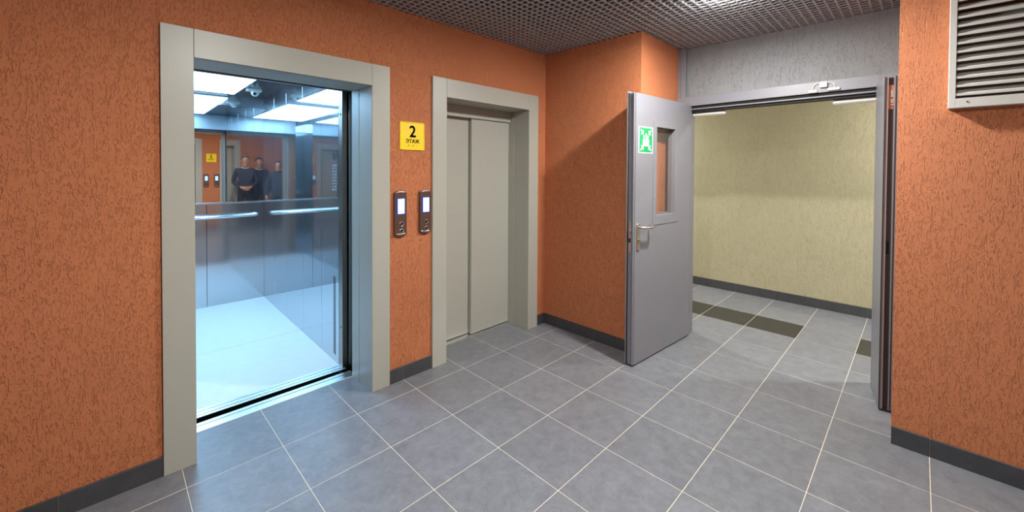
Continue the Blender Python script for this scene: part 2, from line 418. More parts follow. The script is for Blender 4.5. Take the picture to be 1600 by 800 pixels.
# ------------------------------------------------------------------ lift portals
def portal(x0, x1, open_, label, M=None, group=None, gap=True):
    """clear opening x0..x1 in a wall whose face is Y=YW (world) or in a mirrored frame M"""
    root = empty('elevator_entrance', mw=Matrix.Translation(((x0+x1)/2, YW, 0)), label=label, cat='lift entrance', group=group)
    inv = Matrix.Translation((-(x0+x1)/2, -YW, 0))
    def B(name, a, b, mat, bev=0.0015, par=root):
        o = box(name, inv @ Vector(a), inv @ Vector(b), mat, par, bev); return o
    FW, YF, ZTOP = 0.125, 0.558, 2.14
    B('jamb', (x0-FW, YF, 0), (x0-0.0008, YW, ZTOP), PORTAL)
    B('jamb', (x1+0.0008, YF, 0), (x1+FW, YW, ZTOP), PORTAL)
    B('lintel', (x0, YF, HO), (x1, YW, ZTOP), PORTAL)
    yr = 0.842 if open_ else 0.80
    for sx, xx in ((-1, x0), (1, x1)):
        B('reveal_plate', (xx, YF+0.004, 0), (xx+sx*0.011, 0.749, HO-0.0005), PORTAL, 0.001)
        B('reveal_plate', (xx-sx*0.002, 0.751, 0), (xx+sx*0.011, yr+0.02, HO-0.0005), PORTAL, 0.001)
    B('soffit', (x0+0.0005, YF+0.004, HO), (x1-0.0005, yr, HO+0.011), PORTAL, 0.001)
    for (sx, z) in ((x1, 0.36), (x1, 0.9), (x1, 1.42), (x1, 1.95)):       # rivets on the visible reveal
        o = prism('rivet', circ(0.0035, 10), inv @ Vector((sx-0.0012, 0.73, z)), (0, 1, 0), (0, 0, 1), (1, 0, 0), 0.002, BRONZE, root)
    if open_:
        # retracted landing doors, seen as edges in the slot
        B('door_panel', (x1+0.035, 0.868, 0.012), (x1+0.165, 0.893, 2.03), PANELP)
        B('door_panel', (x1+0.030, 0.908, 0.012), (x1+0.165, 0.933, 2.03), PANELP)
        bm = bmesh.new()
        for (ya, yb) in ((0.857, 0.913), (0.921, 0.950)):
            addbox(bm, inv @ Vector((x0-0.01, ya, -0.004)), inv @ Vector((x1+0.02, yb, 0.001)), 0.0008)
        link('landing_sill', fin(bm, 'landing_sill'), ALU, root)
        B('sill_base', (x0-0.01, 0.857, -0.13), (x1+0.02, 0.949, -0.10), CONCRETE, 0)
        B('door_hanger_cover', (x0, 0.955, 2.012), (x1+0.1, 0.962, 2.16), BRONZE)
    else:
        xm = x0 + (x1-x0)*0.50
        B('door_panel', (xm, 0.822, 0.010), (x1+0.006, 0.850, 1.96), PANELP, 0.002)
        B('door_panel', (x0-0.006, 0.862, 0.010), (xm+0.04, 0.888, 1.96), PANELP, 0.002)
        B('transom', (x0, 0.800, 1.905), (x1, 0.816, HO), TRANSOM, 0.001)
        B('transom', (x0, 0.852, 1.89), (xm, 0.860, HO), TRANSOM, 0.001)
        B('landing_sill', (x0-0.008, 0.803, -0.02), (x1+0.008, 0.9, 0.004), ALU, 0.001)
        B('shaft_lining', (x0-0.1, 0.90, -0.02), (x1+0.1, 0.92, 2.1), CONCRETE, 0)
    if M is not None:
        root.matrix_world = M @ root.matrix_world
    return root
portal(*LIFTS[0], True, 'beige grey steel portal of the open lift, doors slid away')
portal(*LIFTS[1], False, 'beige grey steel portal with closed two-panel sliding door beside the corner wall')
# the opposite wall holds its own pair, seen in the cab mirror
MO = Matrix.Translation((0, YO+YW, 0)) @ Matrix.Rotation(math.pi, 4, 'Z')   # (x,y) -> (-x, -y + YO + YW)
for (a, b), lb in zip(OPP, ('closed lift portal on the wall facing the open lift, by the waiting people', 'closed lift portal on the wall facing the closed lift')):
    portal(-b, -a, False, lb, MO)

# ------------------------------------------------------------------ lift cab
CX0, CX1, CYB, CZ = -0.90, 0.20, 3.31, 2.25
cab = empty('elevator_cab', (-0.35, 2.2, 0), label='open lift cab of polished steel with mirror, handrail and lit ceiling', cat='lift cab')
ci_ = Matrix.Translation((0.35, -2.2, 0))
def CB(name, a, b, mat, bev=0.001, par=cab): return box(name, ci_ @ Vector(a), ci_ @ Vector(b), mat, par, bev)
# floor of two pale sheets
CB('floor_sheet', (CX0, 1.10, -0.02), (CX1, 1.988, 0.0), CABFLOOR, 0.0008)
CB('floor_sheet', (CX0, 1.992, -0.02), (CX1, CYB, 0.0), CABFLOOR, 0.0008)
bm = bmesh.new()
for ya, yb in ((1.000, 1.026), (1.032, 1.066), (1.072, 1.098)):
    addbox(bm, ci_ @ Vector((-0.78, ya, -0.004)), ci_ @ Vector((0.215, yb, 0.001)), 0.0008)
link('car_sill', fin(bm, 'car_sill'), ALU, cab)
CB('sill_base', (-0.80, 1.001, -0.13), (0.23, 1.1, -0.10), GALV, 0)
CB('gap_strip', (-0.78, 0.952, -0.16), (0.22, 0.998, -0.15), RUBBER, 0)  # dark strip low down between the two sills
# back wall: lower steel, trim, mirror, upper strip
for a, b in ((CX0, -0.324), (-0.321, CX1)):
    CB('wall_panel', (a, CYB, 0.0), (b, CYB+0.02, 1.075), STEEL_LOW, 0.001)
CB('mirror_trim', (CX0, CYB-0.006, 1.076), (CX1, CYB+0.02, 1.094), CHROME, 0.002)
CB('mirror', (CX0, CYB, 1.094), (CX1, CYB+0.02, 2.13), MIRROR, 0)
CB('wall_panel', (CX0, CYB, 2.132), (CX1, CYB+0.02, CZ), STEEL_LOW, 0.001)
# right wall of upright steel panels
ys = [1.10, 1.463, 1.931, 2.423, 2.86, CYB]
for a, b in zip(ys[:-1], ys[1:]):
    CB('wall_panel', (CX1, a+0.0015, 0.0), (CX1+0.02, b-0.0015, CZ), STEEL, 0.001)
    CB('wall_panel', (CX0-0.02, a+0.0015, 0.0), (CX0, b-0.0015, CZ), STEEL, 0.001)
# plinth joint and thin black plates painting in the shade of the vent slots near the door
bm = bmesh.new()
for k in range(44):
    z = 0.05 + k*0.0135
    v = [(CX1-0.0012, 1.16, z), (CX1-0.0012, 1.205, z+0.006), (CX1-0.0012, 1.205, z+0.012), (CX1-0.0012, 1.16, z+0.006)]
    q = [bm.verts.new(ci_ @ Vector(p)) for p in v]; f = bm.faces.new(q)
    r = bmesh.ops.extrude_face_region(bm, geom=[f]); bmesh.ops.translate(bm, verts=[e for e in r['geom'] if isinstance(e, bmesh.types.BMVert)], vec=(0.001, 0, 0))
link('vent_slot_shade', fin(bm, 'vent_slot_shade'), BLACK, cab, 'stuff')
# front returns, header
CB('front_column', (0.20, 1.030, 0.0), (0.235, 1.098, 2.25), BRONZE, 0.002)
CB('front_column', (-0.90, 1.07, 0.0), (-0.765, 1.098, 2.25), STEEL, 0.002)
CB('front_header', (-0.765, 1.07, 2.035), (0.20, 1.098, 2.25), HEADST, 0.002)
CB('car_door_panel', (0.24, 1.005, 0.012), (0.335, 1.028, 2.1), STEEL, 0.001)
for z in (0.29, 1.86):
    o = prism('column_screw', circ(0.007, 12), ci_ @ Vector((0.198, 1.06, z)), (0, 1, 0), (0, 0, 1), (1, 0, 0), 0.004, BLACK, cab)
# ceiling with a luminous panel
CB('ceiling_panel', (CX0-0.02, 1.07, CZ), (CX1+0.02, CYB+0.02, CZ+0.02), STEEL_DK, 0)
CB('light_frame', (-0.80, 1.32, CZ-0.012), (-0.095, 3.15, CZ-0.0005), STEEL_DK, 0.001)
CB('light_panel', (-0.79, 1.33, CZ-0.018), (-0.105, 3.14, CZ-0.010), DIFF_C, 0.001)
# handrail on the back wall
hr = ci_ @ Vector((0, 3.245, 0.945))
pts = [(-0.85+0.35, CYB-2.2, 0.945), (-0.85+0.35, 3.26-2.2, 0.945), (-0.83+0.35, 3.247-2.2, 0.945)]
pts = [(CX0+0.07, 3.309, 0.945), (CX0+0.07, 3.27, 0.945), (CX0+0.09, 3.25, 0.945), (0.10, 3.25, 0.945), (0.118, 3.258, 0.945), (0.128, 3.275, 0.945), (0.130, 3.309, 0.945)]
tube('handrail', [ci_ @ Vector(p) for p in pts], 0.018, CHROME, cab, 14)
# car operating panel on the left wall
cop = CB('button_panel', (CX0, 2.36, 0.90), (CX0+0.012, 2.60, 1.75), STEEL_LOW, 0.003)
for i in range(2):
    for k in range(9):
        prism('button', circ(0.014, 14), Vector((CX0+0.35+0.012, 2.43+0.1*i-2.2, 1.14+k*0.045)), (0, 1, 0), (0, 0, 1), (1, 0, 0), 0.004, CHROME, cop)
prism('display', rrect(0.12, 0.10, 0.006), Vector((CX0+0.35+0.012, 2.48-2.2, 1.64)), (0, 1, 0), (0, 0, 1), (1, 0, 0), 0.002, RUBBER, cop)

TH = math.radians(-1.0)
cab.rotation_euler = (0, 0, TH)
cab.location = (-0.35-0.012, 2.2+0.009, 0)

# security camera on the cab ceiling
sc = empty('security_camera', (0.0, 2.78, CZ), label='small white security camera on the lift cab ceiling', cat='camera')
prism('base_plate', rrect(0.13, 0.09, 0.015), (0, 0, -0.022), (1, 0, 0), (0, 1, 0), (0, 0, 1), 0.022, WHITEP, sc, 0.003)
bm = bmesh.new(); bmesh.ops.create_uvsphere(bm, u_segments=18, v_segments=10, radius=0.036, matrix=Matrix.Translation((0.01, 0, -0.034)))
link('camera_ball', fin(bm, 'camera_ball', True), WHITEP, sc)
bm = bmesh.new(); addtube(bm, [(0.0, -0.03, -0.045), (-0.004, -0.042, -0.052)], 0.014, 14)
link('lens', fin(bm, 'lens', True), RUBBER, sc)

# ------------------------------------------------------------------ call panels and floor signs
def call_panel(xc, label, M=None):
    root = empty('call_panel', (xc, YW, 0), label=label, cat='call panel', group=None)
    W, z0, z1 = 0.094, 1.0, 1.312
    # rounded plate: gently bowed front with arched ends
    out = []
    n = 8
    for k in range(n+1):
        u = -W/2+W*k/n; out.append((u, z1-0.010*(2*u/W)**2))
    for k in range(n+1):
        u = W/2-W*k/n; out.append((u, z0+0.012*(2*u/W)**2))
    prism('body', out, (0, 0, 0), (1, 0, 0), (0, 0, 1), (0, -1, 0), 0.022, PANELB, root, 0.004)
    for zz, dz in ((z1-0.006, -1), (z0+0.016, 1)):
        arc = [(-W/2+0.012+(W-0.024)*k/8, -0.0235, zz-(0.006 if dz < 0 else -0.006)*((2*k/8-1)**2)) for k in range(9)]
        tube('trim_strip', arc, 0.0032, CHROME, root, 8)
    bz = prism('screen_bezel', rrect(0.064, 0.116, 0.003), (0, -0.0215, 1.207), (1, 0, 0), (0, 0, 1), (0, -1, 0), 0.002, SCREENB, root)
    prism('screen', rrect(0.050, 0.102, 0.002), (0.002, -0.0232, 1.207), (1, 0, 0), (0, 0, 1), (0, -1, 0), 0.0012, SCREEN, bz)
    for z in (1.085, 1.037):
        ring = [(0.005+0.0145*math.cos(a*math.pi/10), -0.0235, z+0.0145*math.sin(a*math.pi/10)) for a in range(21)]
        b_ = prism('button', circ(0.011, 18), (0.005, -0.0215, z), (1, 0, 0), (0, 0, 1), (0, -1, 0), 0.004, INK, root)
        tube('button_ring', ring, 0.0022, CHROME, b_, 6)
        prism('button_mark', [(-0.004, -0.005), (0.006, -0.005), (0.001, 0.004)], (0.007, -0.0256, z-0.003), (1, 0, 0), (0, 0, 1), (0, -1, 0), 0.0006, CHROME, b_)
    if M is not None: root.matrix_world = M @ Matrix.Translation((xc, YW, 0))
    return root
call_panel(0.371, 'brown lift call panel with lit screen next to the open lift portal')
call_panel(0.569, 'brown lift call panel with lit screen next to the closed lift portal')

def text_mesh(body, size, bold=0.0):
    cu = bpy.data.curves.new('txt', 'FONT'); cu.body = body; cu.size = size; cu.align_x = 'CENTER'; cu.align_y = 'CENTER'
    cu.offset = bold; cu.extrude = 0.0006; cu.resolution_u = 3
    o = bpy.data.objects.new('txt', cu); COL.objects.link(o)
    dg = bpy.context.evaluated_depsgraph_get()
    me = bpy.data.meshes.new_from_object(o.evaluated_get(dg))
    bpy.data.objects.remove(o); bpy.data.curves.remove(cu)
    return me

def floor_sign(xc, zc, label, M=None):
    root = empty('floor_sign', (xc, YW, zc), label=label, cat='sign')
    prism('plate', rrect(0.196, 0.196, 0.010), (0, 0, 0), (1, 0, 0), (0, 0, 1), (0, -1, 0), 0.005, YELLOW, root)
    rim = rrect(0.190, 0.190, 0.010); rim = [(u, -0.005, v) for u, v in rim]; rim.append(rim[0])
    tube('rim', rim, 0.0035, YELLOW, root, 6)
    R = Matrix.Rotation(math.radians(90), 4, 'X')
    for body, size, z, bold, sx in (('2', 0.112, 0.033, 0.0032, 0.95), ('ЭТАЖ', 0.036, -0.035, 0.0011, 1.0)):
        me = text_mesh(body, size, 0.0)
        bmt = bmesh.new()                                   # bold face: the outline thickened by shifted copies
        for du, dv in ((0, 0), (bold, 0), (-bold, 0), (0, bold*0.7), (0, -bold*0.7)):
            cp = me.copy(); cp.transform(Matrix.Translation((du, dv, 0))); bmt.from_mesh(cp); bpy.data.meshes.remove(cp)
        bmt.to_mesh(me); bmt.free()
        cxm = (min(v.co.x for v in me.vertices)+max(v.co.x for v in me.vertices))/2
        cym = (min(v.co.y for v in me.vertices)+max(v.co.y for v in me.vertices))/2
        for v in me.vertices: v.co.x = (v.co.x-cxm)*sx; v.co.y -= cym
        me.transform(R)
        o = link('numeral' if body == '2' else 'lettering', me, INK, root); me.materials.clear(); me.materials.append(INK)
        o.location = (0.002, -0.0056, z)
    bm = bmesh.new()
    for u, v in ((-0.034, -0.005), (-0.027, 0.004), (-0.030, 0), (-0.003, -0.003), (0.004, -0.005), (0.009, 0.0), (0.015, 0.004), (0.036, -0.002)):
        bmesh.ops.create_icosphere(bm, subdivisions=1, radius=0.0026, matrix=Matrix.Translation((u, -0.005, -0.066+v)))
    link('braille_dots', fin(bm, 'braille_dots'), INK, root)
    if M is not None: root.matrix_world = M @ Matrix.Translation((xc, YW, zc))
    return root
floor_sign(0.470, 1.692, 'yellow floor number sign between the two lift portals')
call_panel(-0.371, 'brown lift call panel on the opposite wall, nearer the waiting people', MO)
call_panel(-0.569, 'brown lift call panel on the opposite wall, farther from the waiting people', MO)
floor_sign(-0.470, 1.692, 'yellow floor number sign on the opposite wall', MO)

# ------------------------------------------------------------------ grey steel double door
door = empty('door_1', (XD, -1.13, 0), kind='structure', label='grey steel double door standing open to the corridor')
di = Matrix.Translation((-XD, 1.13, 0))
def DB(name, a, b, mat, bev=0.0015, par=door): return box(name, di @ Vector(a), di @ Vector(b), mat, par, bev)
# frame
bm = bmesh.new()
def fb(a, b, bev=0.0015): addbox(bm, di @ Vector(a), di @ Vector(b), bev)
fb((XD-0.025, YN-0.105, 0), (XD+0.11, YN-0.0, 2.105))        # left jamb
fb((XD-0.025, YP, 0), (XD+0.11, YP+0.105, 2.105))            # right jamb
fb((XD-0.025, YP+0.1045, 2.025), (XD+0.11, YN-0.1045, 2.105))  # head
fb((XD+0.01, YP+0.1045, 1.995), (XD+0.11, YN-0.1045, 2.024))   # head stop
link('door_frame', fin(bm, 'door_frame'), DOORP, door)
DB('head_seal', (XD-0.005, YP+0.105, 2.012), (XD+0.009, YN-0.105, 2.024), RUBBER, 0)
DB('head_seal', (XD+0.03, YP+0.105, 1.978), (XD+0.10, YN-0.105, 1.994), RUBBER, 0)
DB('upper_post', (XD-0.012, YN-0.068, 2.105), (XD+0.02, YN-0.0, 2.60), DOOREDGE, 0.0015)
DB('upper_post', (XD-0.02, YN-0.030, 2.105), (XD-0.0125, YN-0.026, 2.60), DOORP, 0.0)

def leaf(hinge, xdir, width, zt, name='door_leaf', active=True):
    """leaf built in its own frame: x from hinge to free edge, face towards +y at y=0, back at y=-0.058"""
    T = 0.058
    lf = None
    bm = bmesh.new()
    Z0 = 0.012
    if active:
        wx0, wx1, wz0, wz1 = 0.30, 0.592, 1.105, 1.80
        for (a, b) in (((0.012, -T+0.004, Z0), (wx0, 0, zt)), ((wx1, -T+0.004, Z0), (width-0.012, 0, zt)), ((wx0, -T+0.004, Z0), (wx1, 0, wz0)), ((wx0, -T+0.004, wz1), (wx1, 0, zt))):
            addbox(bm, a, b)
    else:
        addbox(bm, (0.012, -T+0.004, Z0), (width-0.03, 0, zt))
        addbox(bm, (width-0.03, -0.018, Z0), (width-0.006, 0, zt))
        addbox(bm, (width-0.03, -T+0.004, Z0), (width-0.006, -T+0.014, zt))
    bmesh.ops.remove_doubles(bm, verts=bm.verts, dist=1e-5)
    lf = link(name, fin(bm, name), DOORP, door)
    lf.matrix_world = frame_mat((hinge[0], hinge[1], 0), xdir)
    lf.matrix_parent_inverse = Matrix.Identity(4)
    lf.matrix_basis = di @ frame_mat((hinge[0], hinge[1], 0), xdir)
    # overlapping flange of the rear skin
    xe, ze = width+(0.012 if active else 0.0), zt+(0.012 if active else 0.004)
    if active:
        boxes('leaf_flange', [((0, -T-0.002, Z0+0.004), (wx0, -T+0.0035, ze)), ((wx1, -T-0.002, Z0+0.004), (xe, -T+0.0035, ze)),
                              ((wx0, -T-0.002, Z0+0.004), (wx1, -T+0.0035, wz0)), ((wx0, -T-0.002, wz1), (wx1, -T+0.0035, ze))], DOOREDGE, lf)
    else:
        box('leaf_flange', (0.0, -T-0.002, Z0+0.004), (xe, -T+0.0035, ze), DOOREDGE, lf, 0.001)
    if active:
        box('edge_profile', (width-0.0118, -T+0.006, Z0), (width-0.001, -0.020, zt-0.004), DOOREDGE, lf, 0.001)
        box('edge_bead', (width-0.0118, -0.016, Z0), (width+0.003, -0.003, zt-0.002), DOORP, lf, 0.003)
        box('edge_seal', (width-0.004, -T+0.0036, Z0), (width+0.006, -T+0.010, zt), RUBBER, lf, 0)
        box('bottom_seal', (0.012, -T+0.004, 0.003), (width-0.006, -0.004, Z0), RUBBER, lf, 0)
        # window: raised frame strips, glass, screws
        fw, pr = 0.048, 0.004
        for (a, b) in (((wx0-fw, 0, wz0-0.072), (wx1+fw, pr, wz0)), ((wx0-fw, 0, wz1), (wx1+fw, pr, wz1+fw)), ((wx0-fw, 0, wz0), (wx0, pr, wz1)), ((wx1, 0, wz0), (wx1+fw, pr, wz1))):
            box('glazing_strip', a, b, DOORP, lf, 0.001)
        box('glass_pane', (wx0, -0.034, wz0), (wx1, -0.028, wz1), glassm, lf, 0)
        for (a, b) in (((wx0-0.0, -T-0.006, wz0-0.03), (wx1+0.0, -T-0.002, wz0+0.012)), ((wx0, -T-0.006, wz1-0.012), (wx1, -T-0.002, wz1+0.03))):
            box('glazing_strip', a, b, DOOREDGE, lf, 0.001)
        for z in (1.06, 1.24, 1.42, 1.60):
            for x in (wx0-fw*0.5, wx1+fw*0.5):
                prism('screw', circ(0.0045, 10), (x, pr, z), (1, 0, 0), (0, 0, 1), (0, 1, 0), 0.0015, CHROME, lf)
        prism('screw', circ(0.0045, 10), ((wx0+wx1)/2, pr, 1.06), (1, 0, 0), (0, 0, 1), (0, 1, 0), 0.0015, CHROME, lf)
        # lever handle on its long plate
        hx = width-0.052
        hd = prism('handle_plate', [(u*1.0, v) for u, v in rrect(0.036, 0.205, 0.0175, 6)], (hx, 0, 0.965), (1, 0, 0), (0, 0, 1), (0, 1, 0), 0.009, NICKEL, lf, 0.002)
        lv = []
        for k in range(7):
            a = k/6*math.pi/2
            lv.append((hx-0.032*(1-math.cos(a)), 0.006+0.052*math.sin(a)+0.0, 1.035))
        lv += [(hx-0.075, 0.060, 1.035), (hx-0.112, 0.059, 1.035)]
        for k in range(1, 7):
            a = k/6*math.pi/2
            lv.append((hx-0.112-0.026*math.sin(a), 0.059-0.040*(1-math.cos(a)), 1.035))
        tube('lever', lv, 0.0105, NICKEL, lf, 12)
        prism('cylinder_lock', rrect(0.018, 0.034, 0.0088, 5), (hx, 0.008, 0.935), (1, 0, 0), (0, 0, 1), (0, 1, 0), 0.006, BRASS, lf, 0.001)
        pl = prism('lock_plate', rrect(0.024, 0.235, 0.011, 5), (width-0.001, -0.034, 0.968), (0, 1, 0), (0, 0, 1), (1, 0, 0), 0.002, CHROME, lf)
        box('latch', (width+0.001, -0.041, 0.985), (width+0.011, -0.027, 1.012), CHROME, lf, 0.002)
        box('bolt', (width+0.001, -0.042, 0.925), (width+0.0025, -0.026, 0.955), RUBBER, lf, 0)
        for z in (0.868, 1.068):
            prism('plate_screw', circ(0.0055, 10), (width+0.001, -0.034, z), (0, 1, 0), (0, 0, 1), (1, 0, 0), 0.0012, CHROME, lf)
        for z in (0.42, 1.56):
            box('edge_pin', (width+0.012, -T+0.001, z), (width+0.015, -T+0.004, z+0.012), CHROME, lf, 0)
    else:
        box('edge_channel', (width-0.029, -T+0.0145, Z0), (width-0.022, -0.0185, zt-0.004), SEAL, lf, 0)
        box('edge_seal', (width-0.0058, -0.004, Z0), (width+0.001, 0.001, zt), SEAL, lf, 0.001)
        box('edge_seal', (width-0.0058, -T+0.0045, Z0), (width+0.002, -T+0.010, zt), SEAL, lf, 0.001)
        box('bottom_seal', (0.012, -T+0.004, 0.003), (width-0.004, -0.004, Z0), RUBBER, lf, 0)
        kp = box('bolt_plate', (width-0.0218, -T+0.016, 1.84), (width-0.018, -0.0195, 1.985), COPPER, lf, 0.0005)
        for z0_, z1_ in ((1.875, 1.90), (1.91, 1.955), (1.86, 1.87)):
            box('bolt_lever', (width-0.0178, -0.040, z0_), (width-0.010, -0.028, z1_), CHROME, lf, 0.0015)
        box('bolt_rod', (width-0.0178, -0.044, 1.855), (width-0.012, -0.040, 1.97), CHROME, lf, 0.001)
        box('strike_slot_shade', (width-0.0218, -0.036, 0.96), (width-0.0205, -0.022, 1.04), BLACK, lf, 0)  # black plate, paints the dark inside of the slot
    for z in (0.25, 1.82):                         # hinges
        bm = bmesh.new(); addtube(bm, [(0.0, -0.060, z), (0.0, -0.060, z+0.1)], 0.009, 12)
        link('hinge', fin(bm, 'hinge', True), DOOREDGE, lf)
    return lf
LW = 0.90
L_H, L_D = (XD-0.003, -0.524), Vector((-0.9977, 0.068, 0))
left_leaf = leaf(L_H, L_D, LW, 2.035)
tag(left_leaf, 'wide grey door leaf with narrow glazed window and lever handle')

# narrow leaf: mirrored frame so that its face looks towards the opening
R_H, R_D = (XD-0.003, -1.728), Vector((-0.98, -0.185, 0)).normalized()
rl = leaf(R_H, R_D, 0.315, 2.035, active=False)
# mirror the y axis so that the face points to +Y world
for ob in [rl]+list(rl.children)+[c for ch in rl.children for c in ch.children]:
    ob.data.transform(Matrix.Scale(-1, 4, (0, 1, 0))); ob.data.flip_normals()
tag(rl, 'narrow grey door leaf seen along its edge')
# closer bars hanging under the head
for (y0, y1, z) in ((-0.50, -0.772, 1.955), (-1.490, -1.752, 1.955)):
    bm = bmesh.new()
    addbox(bm, di @ Vector((XD+0.06, y0, z-0.014)), di @ Vector((XD+0.098, y1, z+0.020)), 0.010)
    link('closer_rail', fin(bm, 'closer_rail', False), VENTP, door)

# alarm contact on the door head
al = empty('door_contact', (XD-0.025, -1.45, 2.07), label='white door alarm contact box with two wired bars on door head', cat='door contact')
box('junction_box', (-0.020, -0.022, -0.012), (0, 0.022, 0.028), WHITEP, al, 0.003)
box('contact_bar', (-0.014, 0.035, -0.043), (0, 0.088, -0.024), WHITEP, al, 0.003)
box('contact_bar', (-0.014, -0.092, -0.038), (0, -0.024, -0.020), WHITEP, al, 0.003)
tube('wire', [(-0.005, 0.020, 0.018), (-0.008, 0.038, 0.020), (-0.008, 0.055, 0.008), (-0.007, 0.061, -0.010), (-0.006, 0.061, -0.026)], 0.0025, WHITEP, al, 6)
tube('wire', [(-0.005, -0.020, 0.016), (-0.008, -0.040, 0.018), (-0.008, -0.058, 0.008), (-0.007, -0.063, -0.010), (-0.006, -0.062, -0.022)], 0.0025, WHITEP, al, 6)

# assembly point sign stuck on the wide leaf
MW = frame_mat((L_H[0], L_H[1], 0), L_D)
sg = empty('assembly_point_sign', mw=MW @ Matrix.Translation((0.752, 0.0005, 1.690)) @ Matrix.Rotation(math.pi, 4, 'Z') @ Matrix.Rotation(0, 4, 'X'),
           label='green and white assembly point sign on the wide door leaf', cat='sign')
S = 0.100
YS = -0.0005
prism('backing', [(-S, -S), (S, -S), (S, S), (-S, S)], (0, YS, 0), (1, 0, 0), (0, 0, 1), (0, -1, 0), 0.0012, SIGNW, sg)
prism('green_field', [(-S*.9, -S*.92), (S*.9, -S*.92), (S*.9, S*.92), (-S*.9, S*.92)], (0, YS-0.0012, 0), (1, 0, 0), (0, 0, 1), (0, -1, 0), 0.0006, GREEN, sg)
for sx in (-1, 1):
    for sz in (-1, 1):
        # arrow from a corner to the centre
        d = Vector((-sx, -sz)).normalized(); n = Vector((-d.y, d.x)); tip = Vector((sx*0.036, sz*0.042))*1.0
        base = tip - d*0.052
        pts = [tip, tip-d*0.0+n*0.0]
        a = tip
        out = [a, a - Vector((0, 1))*0 + n*0.027 - d*0.024, a + n*0.008 - d*0.022, base + n*0.006, base - n*0.006, a - n*0.008 - d*0.022, a - n*0.027 - d*0.024]
        out = [(p.x, p.y) for p in out]
        prism('arrow', out, (0, YS-0.0018, 0), (1, 0, 0), (0, 0, 1), (0, -1, 0), 0.0005, SIGNW, sg)
prism('group_body', [(-0.042, -0.042), (-0.025, -0.046), (0, -0.047), (0.025, -0.046), (0.042, -0.042), (0.044, 0.004), (0.030, 0.012), (0.016, 0.006), (0.004, -0.004), (-0.002, 0.006), (-0.016, 0.006), (-0.030, 0.012), (-0.044, 0.004)],
      (0, YS-0.0018, 0), (1, 0, 0), (0, 0, 1), (0, -1, 0), 0.0005, SIGNW, sg)
for u, v in ((-0.028, 0.026), (0.0, 0.040), (0.028, 0.026), (0.004, 0.016)):
    prism('group_head', circ(0.0105, 14, u, v), (0, YS-0.0018, 0), (1, 0, 0), (0, 0, 1), (0, -1, 0), 0.0005, SIGNW, sg)

# ------------------------------------------------------------------ louvred vent
VY0, VY1, VZ0, VZ1, VD = -2.036, -2.64, 1.775, 2.42, 0.055
vent = empty('wall_vent', (XV, (VY0+VY1)/2, VZ0), label='pale grey louvred ventilation grille on the orange wall', cat='vent')
vi = Matrix.Translation((-XV, -(VY0+VY1)/2, -VZ0))
def VB(name, a, b, mat, bev=0.001, par=vent): return box(name, vi @ Vector(a), vi @ Vector(b), mat, par, bev)
VB('frame_side', (XV-VD, VY0, VZ0), (XV, VY0-0.024, VZ1), VENTP)
VB('frame_side', (XV-VD, VY1, VZ0), (XV, VY1+0.024, VZ1), VENTP)
VB('frame_rail', (XV-VD, VY0-0.0242, VZ0), (XV, VY1+0.0242, VZ0+0.045), VENTP)
VB('frame_rail', (XV-VD, VY0-0.0242, VZ1-0.03), (XV, VY1+0.0242, VZ1), VENTP)
VB('back_plate', (XV+0.55, VY0-0.03, VZ0+0.048), (XV+0.555, VY1+0.03, VZ1-0.034), GALV, 0)
prism('screw', circ(0.004, 10), vi @ Vector((XV-VD, VY0-0.062, VZ0+0.026)), (0, 1, 0), (0, 0, 1), (-1, 0, 0), 0.002, BRONZE, vent)
pitch = 0.0415
k = 0
prof = [(0, 0), (0.0, 0.011), (0.004, 0.011), (0.040, 0.034), (0.042, 0.030), (0.005, 0.0)]   # (depth, height): lip then blade rising inwards
while VZ0+0.052+k*pitch+0.034 < VZ1-0.03:
    z = VZ0+0.052+k*pitch+0.018
    prism('slat', [(d, h) for d, h in prof], vi @ Vector((XV-VD+0.002, VY0-0.024, z-0.012)), (1, 0, 0), (0, 0, 1), (0, -1, 0), abs(VY1-VY0)-0.048, VENTS, vent)
    k += 1

# ------------------------------------------------------------------ lamps
def downlight(x, y, z, label, power, colr, r=0.075, size=0.12, off='_offscreen'):
    root = empty('ceiling_downlight'+off, (x, y, z), label=label, cat='lamp', group='round ceiling lamps')
    bm = bmesh.new()
    n = 32
    prof_ = [(r+0.022, 0.0), (r+0.020, -0.010), (r+0.004, -0.014), (r, -0.010), (r, 0.0)]
    rings = [[bm.verts.new((pr*math.cos(2*math.pi*k/n), pr*math.sin(2*math.pi*k/n), pz)) for k in range(n)] for pr, pz in prof_]
    for i in range(len(prof_)):
        j = (i+1) % len(prof_)
        for k in range(n):
            bm.faces.new((rings[i][k], rings[i][(k+1) % n], rings[j][(k+1) % n], rings[j][k]))
    link('trim_ring', fin(bm, 'trim_ring', True), WHITEP, root)
    bm = bmesh.new()
    dome = [(r, -0.004), (r*0.99, -0.020), (r*0.93, -0.032), (r*0.70, -0.041), (r*0.35, -0.045)]
    rg = [[bm.verts.new((pr*math.cos(2*math.pi*k/n), pr*math.sin(2*math.pi*k/n), pz)) for k in range(n)] for pr, pz in dome]
    for i in range(len(dome)-1):
        for k in range(n): bm.faces.new((rg[i][k], rg[i][(k+1) % n], rg[i+1][(k+1) % n], rg[i+1][k]))
    bm.faces.new(rg[-1]); bm.faces.new(rg[0])
    link('diffuser'+off, fin(bm, 'diffuser', True), DIFF_L, root)
    ld = bpy.data.lights.new('downlight_light', 'AREA'); ld.shape = 'DISK'; ld.size = size; ld.energy = power; ld.color = colr
    lo = bpy.data.objects.new('downlight_light_offscreen', ld); COL.objects.link(lo); lo.parent = root; lo.location = (0, 0, -0.050)
    return root
downlight(1.56, -1.12, HC, 'round lamp in the lattice ceiling before the double door', P_LOBBY, C_LOBBY)
